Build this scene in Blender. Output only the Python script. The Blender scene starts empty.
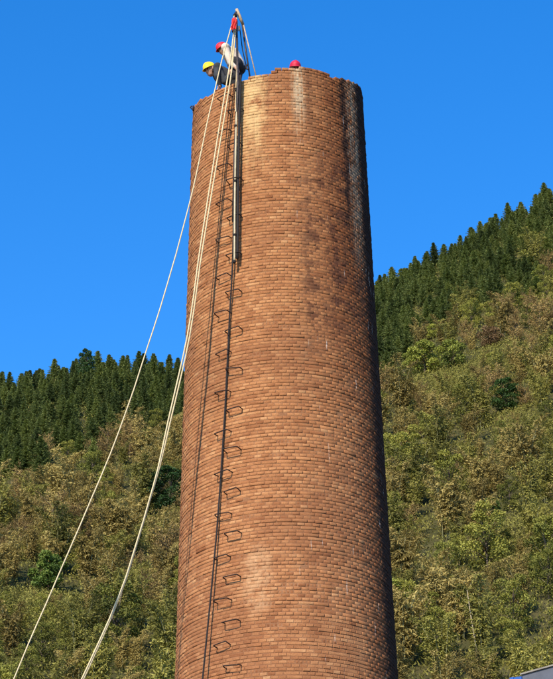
import bpy, bmesh, math, random
import numpy as np
from mathutils import Vector, Matrix, noise as mnoise

random.seed(7); rng = np.random.default_rng(7)
S = bpy.context.scene
C = S.collection

# ------------------------------------------------------------------ camera
FPX, PW, PH = 2161.0, 553.0, 679.0          # focal length in photo pixels
YAW, PITCH, ROLL = -0.00255859, math.radians(27.0), -0.01352396
CAM = np.array([0.0, 0.0, 1.6])
_f = np.array([math.sin(YAW)*math.cos(PITCH), math.cos(YAW)*math.cos(PITCH), math.sin(PITCH)])
_r = np.array([math.cos(YAW), -math.sin(YAW), 0.0]); _u = np.cross(_r, _f)
CR = math.cos(ROLL)*_r + math.sin(ROLL)*_u
CU = math.cos(ROLL)*_u - math.sin(ROLL)*_r
cd = bpy.data.cameras.new('camera'); cam = bpy.data.objects.new('camera', cd); C.objects.link(cam)
cd.sensor_fit = 'VERTICAL'; cd.sensor_height = 24.0; cd.lens = 24.0*FPX/PH
cd.clip_start = 0.1; cd.clip_end = 8000
cam.matrix_world = Matrix(((CR[0], CU[0], -_f[0], CAM[0]), (CR[1], CU[1], -_f[1], CAM[1]),
                           (CR[2], CU[2], -_f[2], CAM[2]), (0, 0, 0, 1)))
S.camera = cam

# ------------------------------------------------------------------ light
SUN_AZ, SUN_EL = math.radians(26), math.radians(36)   # azimuth: left of the direction back to the camera
sv = Vector((-math.sin(SUN_AZ)*math.cos(SUN_EL), -math.cos(SUN_AZ)*math.cos(SUN_EL), math.sin(SUN_EL)))
W = bpy.data.worlds.new('World'); S.world = W; W.use_nodes = True
wn = W.node_tree; wn.nodes.clear()
sky = wn.nodes.new('ShaderNodeTexSky'); sky.sky_type = 'NISHITA'; sky.sun_disc = False
sky.sun_elevation = SUN_EL; sky.sun_rotation = math.atan2(sv.x, sv.y)
sky.altitude = 300; sky.air_density = 1.0; sky.dust_density = 0.15; sky.ozone_density = 3.0
hs = wn.nodes.new('ShaderNodeHueSaturation'); hs.inputs['Saturation'].default_value = 1.37
hs.inputs['Hue'].default_value = 0.507; hs.inputs['Value'].default_value = 1.52
bg = wn.nodes.new('ShaderNodeBackground'); bg.inputs['Strength'].default_value = 0.15
wo = wn.nodes.new('ShaderNodeOutputWorld')
wn.links.new(sky.outputs[0], hs.inputs['Color']); wn.links.new(hs.outputs[0], bg.inputs['Color'])
wn.links.new(bg.outputs[0], wo.inputs['Surface'])
sd = bpy.data.lights.new('sun', 'SUN'); sd.energy = 5.0; sd.angle = math.radians(0.53); sd.color = (1.0, 0.91, 0.75)
so = bpy.data.objects.new('sun', sd); C.objects.link(so)
so.rotation_euler = sv.to_track_quat('Z', 'Y').to_euler(); so.location = (-40, -60, 60)
S.view_settings.view_transform = 'Standard'; S.view_settings.look = 'None'
S.view_settings.exposure = 0.35; S.view_settings.gamma = 1.0; S.view_settings.use_curve_mapping = False

# ------------------------------------------------------------------ pixel helpers
def ray(px, py):
    d = _f*FPX + (px-PW/2)*CR + (PH/2-py)*CU
    return d/np.linalg.norm(d)
def at_y(px, py, Y):                 # point on the vertical plane y = Y
    d = ray(px, py); return Vector(CAM + d*(Y/d[1]))
def project(p):
    d = np.asarray(p) - CAM; w = d@_f
    return PW/2+FPX*(d@CR)/w, PH/2-FPX*(d@CU)/w, w
CD = 32.5                            # the chimney's axis stands at x = 0, y = CD
def RAD(z): return 1.5127+0.02097*(23.0-z)
def hit(px, py):                     # (theta, z) on the chimney's face
    d = ray(px, py)
    for t in np.arange(28, 46, 0.004):
        P = CAM+d*t
        if math.hypot(P[0], P[1]-CD) <= RAD(P[2]): return math.atan2(P[0], CD-P[1]), float(P[2])
def cyl(theta, z, off=0.0):
    r = RAD(z)+off
    return Vector((r*math.sin(theta), CD-r*math.cos(theta), z))

# ------------------------------------------------------------------ node helper
class NT:
    def __init__(s, name):
        s.m = bpy.data.materials.new(name); s.m.use_nodes = True
        s.t = s.m.node_tree; s.t.nodes.clear()
        s.out = s.t.nodes.new('ShaderNodeOutputMaterial')
    def put(s, sock, v):
        if isinstance(v, bpy.types.NodeSocket): s.t.links.new(v, sock)
        elif v is not None:
            if isinstance(v, tuple) and len(v) == 3 and sock.type == 'RGBA': v = (*v, 1)
            sock.default_value = v
    def ma(s, op, a, b=None, c=None):
        n = s.t.nodes.new('ShaderNodeMath'); n.operation = op
        for i, v in enumerate((a, b, c)): s.put(n.inputs[i], v)
        return n.outputs[0]
    def mul(s, a, b): return s.ma('MULTIPLY', a, b)
    def add(s, a, b): return s.ma('ADD', a, b)
    def ss(s, x, a, b):                       # smooth step, either direction
        n = s.t.nodes.new('ShaderNodeMapRange'); n.interpolation_type = 'SMOOTHSTEP'
        s.put(n.inputs[0], x)
        if a <= b: n.inputs[1].default_value, n.inputs[2].default_value = a, b
        else:
            n.inputs[1].default_value, n.inputs[2].default_value = b, a
            n.inputs[3].default_value, n.inputs[4].default_value = 1, 0
        return n.outputs[0]
    def band(s, x, a, b, soft): return s.mul(s.ss(x, a-soft, a+soft), s.ss(x, b+soft, b-soft))
    def noise(s, vec, scale, detail=3, rough=0.55):
        n = s.t.nodes.new('ShaderNodeTexNoise'); s.put(n.inputs['Vector'], vec)
        n.inputs['Scale'].default_value = scale; n.inputs['Detail'].default_value = detail
        n.inputs['Roughness'].default_value = rough
        return n.outputs['Fac']
    def comb(s, x, y, z=0.0):
        n = s.t.nodes.new('ShaderNodeCombineXYZ')
        for i, v in enumerate((x, y, z)): s.put(n.inputs[i], v)
        return n.outputs[0]
    def sep(s, v):
        n = s.t.nodes.new('ShaderNodeSeparateXYZ'); s.put(n.inputs[0], v); return n.outputs
    def mix(s, f, a, b, mode='MIX'):
        n = s.t.nodes.new('ShaderNodeMix'); n.data_type = 'RGBA'; n.blend_type = mode
        s.put(n.inputs['Factor'], f); s.put(n.inputs[6], a); s.put(n.inputs[7], b)
        return n.outputs[2]
    def ramp(s, f, stops):
        n = s.t.nodes.new('ShaderNodeValToRGB'); s.put(n.inputs[0], f); e = n.color_ramp.elements
        while len(e) < len(stops): e.new(0.5)
        for k, (p, c) in enumerate(stops): e[k].position = p; e[k].color = (*c, 1)
        return n.outputs[0]
    def attr(s, name):
        n = s.t.nodes.new('ShaderNodeAttribute'); n.attribute_name = name; return n.outputs['Fac']
    def node(s, kind, sock): return s.t.nodes.new(kind).outputs[sock]
    def bsdf(s, col, rough=0.8, metal=0.0, spec=0.3, bump=None, bstr=0.3, bdist=0.01):
        b = s.t.nodes.new('ShaderNodeBsdfPrincipled')
        s.put(b.inputs['Base Color'], col); s.put(b.inputs['Roughness'], rough)
        s.put(b.inputs['Metallic'], metal); s.put(b.inputs['Specular IOR Level'], spec)
        if bump is not None:
            n = s.t.nodes.new('ShaderNodeBump'); n.inputs['Strength'].default_value = bstr
            n.inputs['Distance'].default_value = bdist
            s.put(n.inputs['Height'], bump); s.t.links.new(n.outputs[0], b.inputs['Normal'])
        s.t.links.new(b.outputs[0], s.out.inputs['Surface'])
        return s.m

def simple(name, col, rough=0.7, metal=0.0, var=0.25, scale=12.0):
    g = NT(name); p = g.node('ShaderNodeTexCoord', 'Object')
    n = g.noise(p, scale, 4)
    dark = tuple(c*(1-var) for c in col); lite = tuple(min(1, c*(1+var)) for c in col)
    return g.bsdf(g.ramp(n, [(0.3, dark), (0.7, lite)]), rough, metal, bump=n, bstr=0.15)

def masonry(name, kind):
    """brick / mortar / brick-patterned lower shaft; stains and painted shade keep their place on the chimney"""
    g = NT(name)
    P = g.node('ShaderNodeNewGeometry', 'Position'); X = g.sep(P)
    th = g.ma('ARCTAN2', X[0], g.ma('SUBTRACT', CD, X[1])); z = X[2]
    s_ = g.mul(th, 1.62); V = g.comb(s_, z)
    nL = g.noise(V, 0.55, 3); nM = g.noise(V, 3.4, 5, 0.72); nF = g.noise(V, 55, 4, 0.65)
    nS = g.noise(g.comb(g.mul(s_, 7.0), g.mul(z, 0.55)), 1.0, 4, 0.6)
    nT = g.noise(g.comb(g.mul(s_, 1.3), g.mul(z, 17.0)), 1.0, 2)            # course by course
    if kind == 'brick':
        t = g.attr('tone')
        t = g.add(t, g.mul(g.ma('SUBTRACT', nM, 0.5), 0.5)); t = g.add(t, g.mul(g.ma('SUBTRACT', nF, 0.5), 0.75))
        t = g.add(t, g.mul(g.ma('SUBTRACT', nT, 0.5), 0.35))
        col = g.ramp(t, [(0.0, (0.122, 0.042, 0.016)), (0.30, (0.258, 0.095, 0.035)), (0.60, (0.405, 0.173, 0.066)), (1.0, (0.56, 0.32, 0.145))])
    elif kind == 'mortar':
        t = g.add(g.mul(nM, 0.6), g.mul(nF, 0.5))
        col = g.ramp(t, [(0.25, (0.150, 0.058, 0.026)), (0.55, (0.250, 0.110, 0.048)), (0.85, (0.40, 0.22, 0.11))])
    else:
        b = g.t.nodes.new('ShaderNodeTexBrick'); g.put(b.inputs['Vector'], V)
        b.inputs['Scale'].default_value = 1.0; b.inputs['Brick Width'].default_value = 0.1195
        b.inputs['Row Height'].default_value = 0.0585; b.inputs['Mortar Size'].default_value = 0.005
        b.inputs['Color1'].default_value = (0.54, 0.25, 0.115, 1); b.inputs['Color2'].default_value = (0.30, 0.11, 0.05, 1)
        b.inputs['Mortar'].default_value = (0.14, 0.065, 0.035, 1)
        col = b.outputs['Color']
    nB = g.noise(V, 9.0, 4, 0.7); nR = g.mul(g.ma('SUBTRACT', nB, 0.5), 1.0)          # ragged edge for every stain
    nD = g.noise(g.comb(g.mul(s_, 34.0), g.mul(z, 1.1)), 1.0, 3, 0.6)                      # fine drips
    # lower courses are pinker and paler, upper ones more orange
    low = g.ss(z, 18.5, 12.0)
    col = g.mix(g.mul(low, 0.55), col, g.mix(1.0, col, (1.0, 1.02, 1.14), 'MULTIPLY'))
    # sooty brown wash, large
    wash = g.mul(g.ss(g.add(nL, g.mul(nR, 0.25)), 0.46, 0.66), 0.42)
    col = g.mix(wash, col, (0.19, 0.072, 0.032))
    # weather streaks running down from the rim
    up = g.ss(z, 18.0, 22.4)
    col = g.mix(g.mul(g.mul(up, g.ss(nS, 0.52, 0.72)), 0.5), col, (0.17, 0.062, 0.028))
    # the upper weather side, right: dark orange-brown scaling face
    thn = g.add(th, g.mul(g.ma('SUBTRACT', nM, 0.5), 0.55))
    side = g.mul(g.ss(thn, 0.22, 0.72), g.mul(g.ss(z, 15.0, 18.8), 1.0))
    col = g.mix(g.mul(side, 0.75), col, g.mix(1.0, col, (0.50, 0.36, 0.30), 'MULTIPLY'))
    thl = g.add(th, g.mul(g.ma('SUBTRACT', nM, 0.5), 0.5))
    side_shade = g.mul(g.ss(thl, 0.65, 1.05), g.ss(z, 19.5, 16.0))  # lower right: shade turning away from the sun, painted as a darker tint
    col = g.mix(g.mul(side_shade, 0.65), col, g.mix(1.0, col, (0.52, 0.40, 0.36), 'MULTIPLY'))
    zc = g.add(z, g.mul(th, -1.2))
    spall = g.mul(g.mul(g.band(th, 0.22, 1.0, 0.16), g.band(zc, 16.8, 20.2, 0.8)), g.ss(nM, 0.47, 0.58))
    col = g.mix(g.mul(spall, 0.8), col, (0.075, 0.028, 0.016))
    # black soot on the upper far right
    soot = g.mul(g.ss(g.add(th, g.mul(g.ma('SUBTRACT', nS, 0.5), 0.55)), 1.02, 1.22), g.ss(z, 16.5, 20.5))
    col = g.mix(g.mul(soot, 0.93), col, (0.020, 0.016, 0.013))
    edge = g.ss(g.add(th, g.mul(nR, 0.35)), 1.02, 1.16)  # self-shade along the right limb, painted near black over the full height
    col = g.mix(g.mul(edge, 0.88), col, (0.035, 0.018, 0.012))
    # dark seam beside it
    seam = g.mul(g.band(g.add(th, g.mul(g.ma('SUBTRACT', nM, 0.5), 0.3)), 0.79, 0.88, 0.04), g.ss(g.add(z, g.mul(nM, 2.0)), 20.0, 21.6))
    col = g.mix(g.mul(seam, 0.93), col, (0.03, 0.015, 0.010))
    # grey lime runs between seam and soot
    lim = g.mul(g.mul(g.band(g.add(th, g.mul(nR, 0.35)), 0.90, 1.10, 0.05), g.ss(g.add(z, g.mul(nD, 2.0)), 19.3, 21.8)), g.ss(g.add(g.mul(nM, .5), g.mul(nD, .5)), 0.42, 0.56))
    col = g.mix(g.mul(lim, 0.6), col, (0.34, 0.26, 0.17))
    # pale lime run below the rim
    wz = g.mul(g.ma('SUBTRACT', z, 21.3), 0.055)
    run = g.mul(g.ss(g.add(g.mul(nB, 0.5), g.mul(nD, 0.5)), 0.40, 0.52), g.mul(g.ss(g.ma('ABSOLUTE', g.ma('SUBTRACT', g.add(th, g.mul(g.ma('SUBTRACT', nS, 0.5), 0.08)), 0.235)), 0.11, 0.01), g.ss(g.add(z, g.mul(nM, 0.9)), 21.5, 22.6)))
    col = g.mix(g.mul(run, 0.5), col, (0.62, 0.50, 0.31))
    dk = g.mul(g.band(g.add(th, g.mul(g.ma('SUBTRACT', nM, 0.5), 0.2)), 0.30, 0.40, 0.05), g.ss(z, 20.9, 21.8))
    col = g.mix(g.mul(dk, 0.5), col, (0.12, 0.05, 0.025))
    # cream wash beside the pipe, pale bloom lower down
    cw = g.mul(g.mul(g.band(g.add(th, g.mul(nR, 0.3)), -0.43, -0.17, 0.09), g.ss(g.add(z, g.mul(nD, 1.8)), 21.1, 22.9)), g.ss(nM, 0.30, 0.55))
    col = g.mix(g.mul(cw, 0.62), col, (0.66, 0.45, 0.20))
    dz = g.ma('SUBTRACT', z, 13.25); dt = g.ma('SUBTRACT', th, -0.24)
    rr = g.add(g.mul(g.mul(dz, dz), 1.6), g.mul(g.mul(dt, dt), 22.0))
    bl = g.mul(g.ss(rr, 0.75, 0.05), g.ss(nM, 0.36, 0.60))
    col = g.mix(g.mul(bl, 0.38), col, (0.68, 0.43, 0.23))
    # thin white drips
    dr = g.mul(g.ss(g.noise(g.comb(g.mul(s_, 26.0), g.mul(z, 1.4)), 1.0, 1), 0.735, 0.77), g.ss(th, -0.1, 0.4))
    col = g.mix(g.mul(dr, 0.7), col, (0.62, 0.5, 0.4))
    return g.bsdf(col, 0.92, spec=0.12, bump=nF, bstr=0.5, bdist=0.006)

def leaf_mat(name, stops, hue=0.0, trans=0.16, rough=0.6):
    """stops: colours over each leaf's own tone; each tree shifts a little"""
    g = NT(name)
    t = g.attr('tone'); r = g.node('ShaderNodeObjectInfo', 'Random')
    t = g.add(t, g.mul(g.ma('SUBTRACT', r, 0.5), 0.6))
    col = g.ramp(t, stops)
    d = g.t.nodes.new('ShaderNodeBsdfPrincipled'); g.put(d.inputs['Base Color'], col)
    d.inputs['Roughness'].default_value = rough; d.inputs['Specular IOR Level'].default_value = 0.2
    tr = g.t.nodes.new('ShaderNodeBsdfTranslucent'); g.put(tr.inputs['Color'], col)
    mx = g.t.nodes.new('ShaderNodeMixShader'); mx.inputs[0].default_value = trans
    g.t.links.new(d.outputs[0], mx.inputs[1]); g.t.links.new(tr.outputs[0], mx.inputs[2])
    g.t.links.new(mx.outputs[0], g.out.inputs['Surface'])
    return g.m

# ------------------------------------------------------------------ object helpers
def tag(o, label=None, cat=None, group=None, kind=None):
    for k, v in (('label', label), ('category', cat), ('group', group), ('kind', kind)):
        if v: o[k] = v
    return o
def link(name, me, parent=None, mat=None):
    o = bpy.data.objects.new(name, me); C.objects.link(o); o.parent = parent
    if mat is not None and me is not None:
        me.materials.clear()
        for m in (mat if isinstance(mat, (list, tuple)) else [mat]): me.materials.append(m)
    return o
def empty(name, loc=(0, 0, 0), rz=0.0):
    o = bpy.data.objects.new(name, None); C.objects.link(o); o.location = loc; o.rotation_euler.z = rz
    o.empty_display_size = 0.2
    return o
def mesh(name, verts, faces, smooth=False):
    me = bpy.data.meshes.new(name); me.from_pydata([tuple(v) for v in verts], [], [tuple(f) for f in faces]); me.update()
    if smooth: me.polygons.foreach_set('use_smooth', [True]*len(me.polygons))
    return me
class MB:
    def __init__(s): s.v = []; s.f = []
    def tube(s, pts, rad, n=8, cap=True):
        pts = [Vector(p) for p in pts]; rs = rad if isinstance(rad, (list, tuple)) else [rad]*len(pts)
        base = len(s.v); prev = None
        for i, p in enumerate(pts):
            t = (pts[min(i+1, len(pts)-1)]-pts[max(i-1, 0)]).normalized()
            a = prev-t*prev.dot(t) if prev is not None else t.orthogonal()
            if a.length < 1e-6: a = t.orthogonal()
            a.normalize(); prev = a; b = t.cross(a)
            for k in range(n):
                w = 2*math.pi*k/n; s.v.append(p+(a*math.cos(w)+b*math.sin(w))*rs[i])
        for i in range(len(pts)-1):
            for k in range(n):
                q = base+i*n
                s.f.append((q+k, q+(k+1) % n, q+n+(k+1) % n, q+n+k))
        if cap:
            s.f.append(tuple(base+k for k in range(n))[::-1]); e = base+(len(pts)-1)*n
            s.f.append(tuple(e+k for k in range(n)))
        return s
    def box(s, c, d, rot=None):
        b = len(s.v); c = Vector(c)
        for x in (-.5, .5):
            for y in (-.5, .5):
                for z in (-.5, .5):
                    q = Vector((x*d[0], y*d[1], z*d[2])); s.v.append(c+(rot@q if rot else q))
        for f in ((0, 1, 3, 2), (4, 6, 7, 5), (0, 4, 5, 1), (2, 3, 7, 6), (0, 2, 6, 4), (1, 5, 7, 3)): s.f.append(tuple(b+i for i in f))
        return s
    def lathe(s, prof, c=(0, 0, 0), n=24, axis=None):
        b = len(s.v); c = Vector(c); M = axis if axis else Matrix.Identity(3)
        for r, z in prof:
            for k in range(n):
                w = 2*math.pi*k/n; s.v.append(c+M@Vector((r*math.cos(w), r*math.sin(w), z)))
        for i in range(len(prof)-1):
            for k in range(n):
                s.f.append((b+i*n+k, b+i*n+(k+1) % n, b+(i+1)*n+(k+1) % n, b+(i+1)*n+k))
        return s
    def build(s, name, mat, parent=None, smooth=True):
        me = mesh(name, s.v, s.f, False); o = link(name, me, parent, mat)
        if smooth:
            me.polygons.foreach_set('use_smooth', [len(p.vertices) == 4 for p in me.polygons])
        return o
def set_tone(me, vals):              # one value for each face
    a = me.attributes.new('tone', 'FLOAT', 'FACE'); a.data.foreach_set('value', np.asarray(vals, dtype=np.float32))
def copy_tree(root, kids):
    r = root.copy(); C.objects.link(r)
    for k in kids:
        c = k.copy(); C.objects.link(c); c.parent = r
    return r

# ------------------------------------------------------------------ materials
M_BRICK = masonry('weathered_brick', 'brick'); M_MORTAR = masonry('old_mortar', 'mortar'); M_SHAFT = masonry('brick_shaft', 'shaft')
M_IRON = simple('rusty_iron', (0.035, 0.022, 0.017), 0.75, 0.3, 0.5, 40)
M_BLACK = simple('black_cable', (0.018, 0.014, 0.013), 0.8, 0, 0.3, 60)
M_CREAM = simple('bamboo_pole', (0.50, 0.40, 0.24), 0.55, 0, 0.18, 9)
M_STEEL = simple('dull_steel_tube', (0.06, 0.045, 0.04), 0.55, 0.4, 0.4, 20)
M_TIMBER = simple('timber_spar', (0.44, 0.31, 0.19), 0.75, 0, 0.3, 18)
M_PLANK = simple('platform_plank', (0.33, 0.23, 0.14), 0.85, 0, 0.3, 10)
M_REDCLOTH = simple('red_cloth', (0.62, 0.035, 0.03), 0.8, 0, 0.2, 30)
def rope_mat(name, col):
    g = NT(name); p = g.node('ShaderNodeNewGeometry', 'Position'); X = g.sep(p)
    tw = g.ma('SINE', g.add(g.mul(X[2], 210.0), g.mul(X[0], 320.0))); n = g.noise(p, 30, 3)
    c = g.ramp(g.add(g.mul(tw, 0.13), n), [(0.25, tuple(v*0.7 for v in col)), (0.7, col)])
    return g.bsdf(c, 0.85, bump=tw, bstr=0.4, bdist=0.003)
M_ROPE = rope_mat('pale_hemp_rope', (0.74, 0.58, 0.33))

# ================================================================== the setting
_RX = np.array([-420., -220., -110., -62., -40., -21., 23., 70., 140., 260., 420.])
_RH = np.array([126., 156., 190., 204.5, 214.5, 216., 246., 281., 324., 358., 366.])
def ridge_y(x): return 446.0+0.36*x if abs(x) < 160 else 446.0+math.copysign(57.6, x)
def ground_z(x, y):
    yr = ridge_y(x); h = float(np.interp(x, _RX, _RH)); y0 = 112.0
    n = mnoise.noise(Vector((x*0.018, y*0.018, 1.7)))*5.0+mnoise.noise(Vector((x*0.06, y*0.06, 4.1)))*1.6
    if y <= y0: return 0.0
    t = (y-y0)/(yr-y0)
    if t <= 1:
        z = h*t; soft = min(1.0, (y-y0)/30.0)
        return z*(0.35+0.65*soft)+n*min(1, t*3)*max(0.3, 1-t*0.7)
    return max(0.0, h-(y-yr)*0.28*(1+0.002*(y-yr)))+n*0.3
xs = np.unique(np.concatenate([np.linspace(-3000, -420, 12), np.linspace(-420, -110, 26), np.linspace(-110, 120, 93), np.linspace(120, 420, 26), np.linspace(420, 3000, 12)]))
ys = np.unique(np.concatenate([np.linspace(-3000, -60, 12), np.linspace(-60, 100, 10), np.linspace(104, 520, 140), np.linspace(520, 1200, 20), np.linspace(1200, 3500, 8)]))
gv = [(x, y, ground_z(x, y)) for y in ys for x in xs]
nx = len(xs)
gf = [(j*nx+i, j*nx+i+1, (j+1)*nx+i+1, (j+1)*nx+i) for j in range(len(ys)-1) for i in range(nx-1)]
g = NT('hill_soil'); gp = g.node('ShaderNodeNewGeometry', 'Position')
gn = g.noise(gp, 0.15, 4); gn2 = g.noise(gp, 2.0, 4)
gcol = g.mix(g.ss(gn, 0.4, 0.6), (0.055, 0.052, 0.018), (0.08, 0.068, 0.026))
gcol = g.mix(g.mul(g.ss(gn2, 0.45, 0.7), 0.6), gcol, (0.035, 0.04, 0.016))
flat = g.ss(g.sep(gp)[2], 1.5, 0.2)
gcol = g.mix(flat, gcol, g.mix(gn2, (0.07, 0.065, 0.045), (0.11, 0.10, 0.07)))
M_SOIL = g.bsdf(gcol, 0.95, spec=0.1, bump=gn2, bstr=0.6, bdist=0.3)
tag(link('ground', mesh('ground', gv, gf, True), None, M_SOIL), kind='structure')

# ------------------------------------------------------------------ workshop whose top edge shows at lower right
M_GREY = simple('grey_render', (0.10, 0.105, 0.125), 0.9, 0, 0.22, 3)
M_COPE = simple('pale_coping', (0.24, 0.21, 0.17), 0.8, 0, 0.15, 6)
M_BLUE = simple('blue_sheet_steel', (0.03, 0.09, 0.30), 0.45, 0.0, 0.25, 4)
M_GLASSY = simple('dark_window_glass', (0.03, 0.035, 0.04), 0.12, 0, 0.2, 2)
def on_plane(px, py, dist):
    d = ray(px, py); return CAM+d*(dist/math.hypot(d[0], d[1]))
c0 = on_plane(499, 678.6, 30.4); c1 = on_plane(553, 663.6, 30.4)
hh = float(c0[2])                                             # eave height; the wall runs towards the viewer at right
d1 = ray(553, 663.6); t1 = (hh-1.6)/d1[2]; c1 = CAM+d1*t1
A = Vector((c0[0], c0[1], 0)); Bv = Vector((c1[0], c1[1], 0)); ax = (Bv-A).normalized(); nrm = Vector((ax.y, -ax.x, 0))
if nrm.dot(Vector((0, -1, 0))) < 0: nrm = -nrm
ws = empty('workshop', A, math.atan2(ax.y, ax.x))
# local frame: x along the wall, -y or +y inwards
inw = 1.0 if Vector((-ax.y, ax.x, 0)).dot(-nrm) > 0 else -1.0
LW, DW = 7.0, 6.0; LV = (Bv-A).length; X0 = LV*0.44
MB().box((LW/2+.02, inw*DW/2, (hh-0.42)/2), (LW-.04, DW, hh-0.42)).build('wall', M_GREY, ws, False)
MB().box((X0+(LW-X0)/2, inw*0.02, hh-0.225), (LW-X0, 0.06, 0.36)).build('parapet_panel', M_GREY, ws, False)
MB().box((X0+(LW-X0)/2-.01, inw*0.02, hh-0.034), (LW-X0+.02, 0.11, 0.022)).build('coping', M_COPE, ws, False)
bs = MB()
for k in range(6):
    w = X0/6; bs.box((w*(k+.5), -inw*(0.01+0.010*(k % 2)), hh-0.215-0.012*(k % 3)), (w*.94, 0.03, 0.34))
bs.build('blue_sheet', M_BLUE, ws, False)
MB().box((LW/2, inw*DW/2, hh-0.38), (LW-0.2, DW-0.2, 0.07)).build('roof', M_BLUE, ws, False)
bb = MB(); bb.box((LV*.93, -inw*.022, hh-.30), (LV*.12, .012, .11))
bb.build('blue_sheet', M_BLUE, ws, False)
for k in range(3):
    for fl in range(3):
        w_ = MB().box((1.2+k*2.0, -inw*0.01, 1.9+fl*2.7), (1.1, 0.05, 1.3)).build('window', M_GLASSY, ws, False)
        MB().box((1.2+k*2.0, -inw*0.03, 1.22+fl*2.7), (1.3, 0.12, 0.06)).build('sill', M_COPE, w_, False)
tag(ws, 'grey rendered workshop with pale coping and blue sheet steel at the corner', 'building')

# ================================================================== the chimney
PITCHZ, PITCHW = 0.0585, 0.1195
ZB = 11.05                                                   # lowest laid course; below it the plain shaft
RIM_T = [-3.2, -2.6, -2.0, -1.36, -1.21, -0.99, -0.83, -0.44, -0.352, -0.33, -0.22, -0.13, -0.03, 0.26, 0.5, 0.69, 0.85, 0.93, 1.11, 1.36, 2.0, 2.6, 3.2]
RIM_Z = [22.55, 22.4, 22.5, 22.66, 22.58, 22.51, 22.49, 22.47, 22.46, 22.52, 22.54, 22.585, 22.64, 22.66, 22.71, 22.70, 22.70, 22.80, 22.86, 22.99, 22.9, 22.7, 22.55]
def rim(t): return float(np.interp(t, RIM_T, RIM_Z))
chim = empty('brick_chimney', (0, CD, 0))
tag(chim, 'tall round tapering chimney of orange-brown brick with a ragged broken rim', 'chimney')
CHV = Vector((0, CD, 0))

def brick_template(w, h, dep, r):
    """12 corners of one brick: back ring, arris ring, worn front; x along the course, y outwards, z up"""
    ch = 0.003+0.005*r.random(8)
    if r.random() < 0.22: ch[r.integers(0, 4)] += 0.012*r.random()
    x, z = w/2, h/2
    jx = (r.random(4)-0.5)*0.004; jz = (r.random(4)-0.5)*0.004
    sg = ((-1, -1), (1, -1), (1, 1), (-1, 1))
    v = [(a*x, -dep, b*z) for a, b in sg]
    v += [(a*x+jx[i], -0.5*ch[i]-0.001, b*z+jz[i]) for i, (a, b) in enumerate(sg)]
    v += [(a*(x-ch[i])+jx[i], (r.random()-0.5)*0.004, b*(z-ch[4+i])+jz[i]) for i, (a, b) in enumerate(sg)]
    return np.array(v)
BF = [(0, 1, 5, 4), (1, 2, 6, 5), (2, 3, 7, 6), (3, 0, 4, 7), (4, 5, 9, 8), (5, 6, 10, 9), (6, 7, 11, 10), (7, 4, 8, 11), (8, 9, 10, 11), (3, 2, 1, 0)]
HEAD, STRE = [], []
TPLH = [brick_template(PITCHW-0.0115, PITCHZ-0.0125, 0.06, rng) for _ in range(48)]
TPLS = [brick_template(2*PITCHW-0.0115, PITCHZ-0.0125, 0.06, rng) for _ in range(24)]
TPLN = [brick_template(0.040, PITCHZ-0.014, 0.06, rng) for _ in range(8)]
shared = {}
def piece_mesh(kind, i, tone):
    key = (kind, i, round(tone*7))
    if key not in shared:
        T = {'h': TPLH, 's': TPLS, 'n': TPLN}[kind][i]
        me = mesh('brick', T, BF); set_tone(me, [round(tone*7)/7]*len(BF)); me.materials.append(M_BRICK); shared[key] = me
    return shared[key]
VV, FF, TT = [], [], []; nv = 0; singles = []
ncourse = int((23.05-ZB)/PITCHZ)
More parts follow.
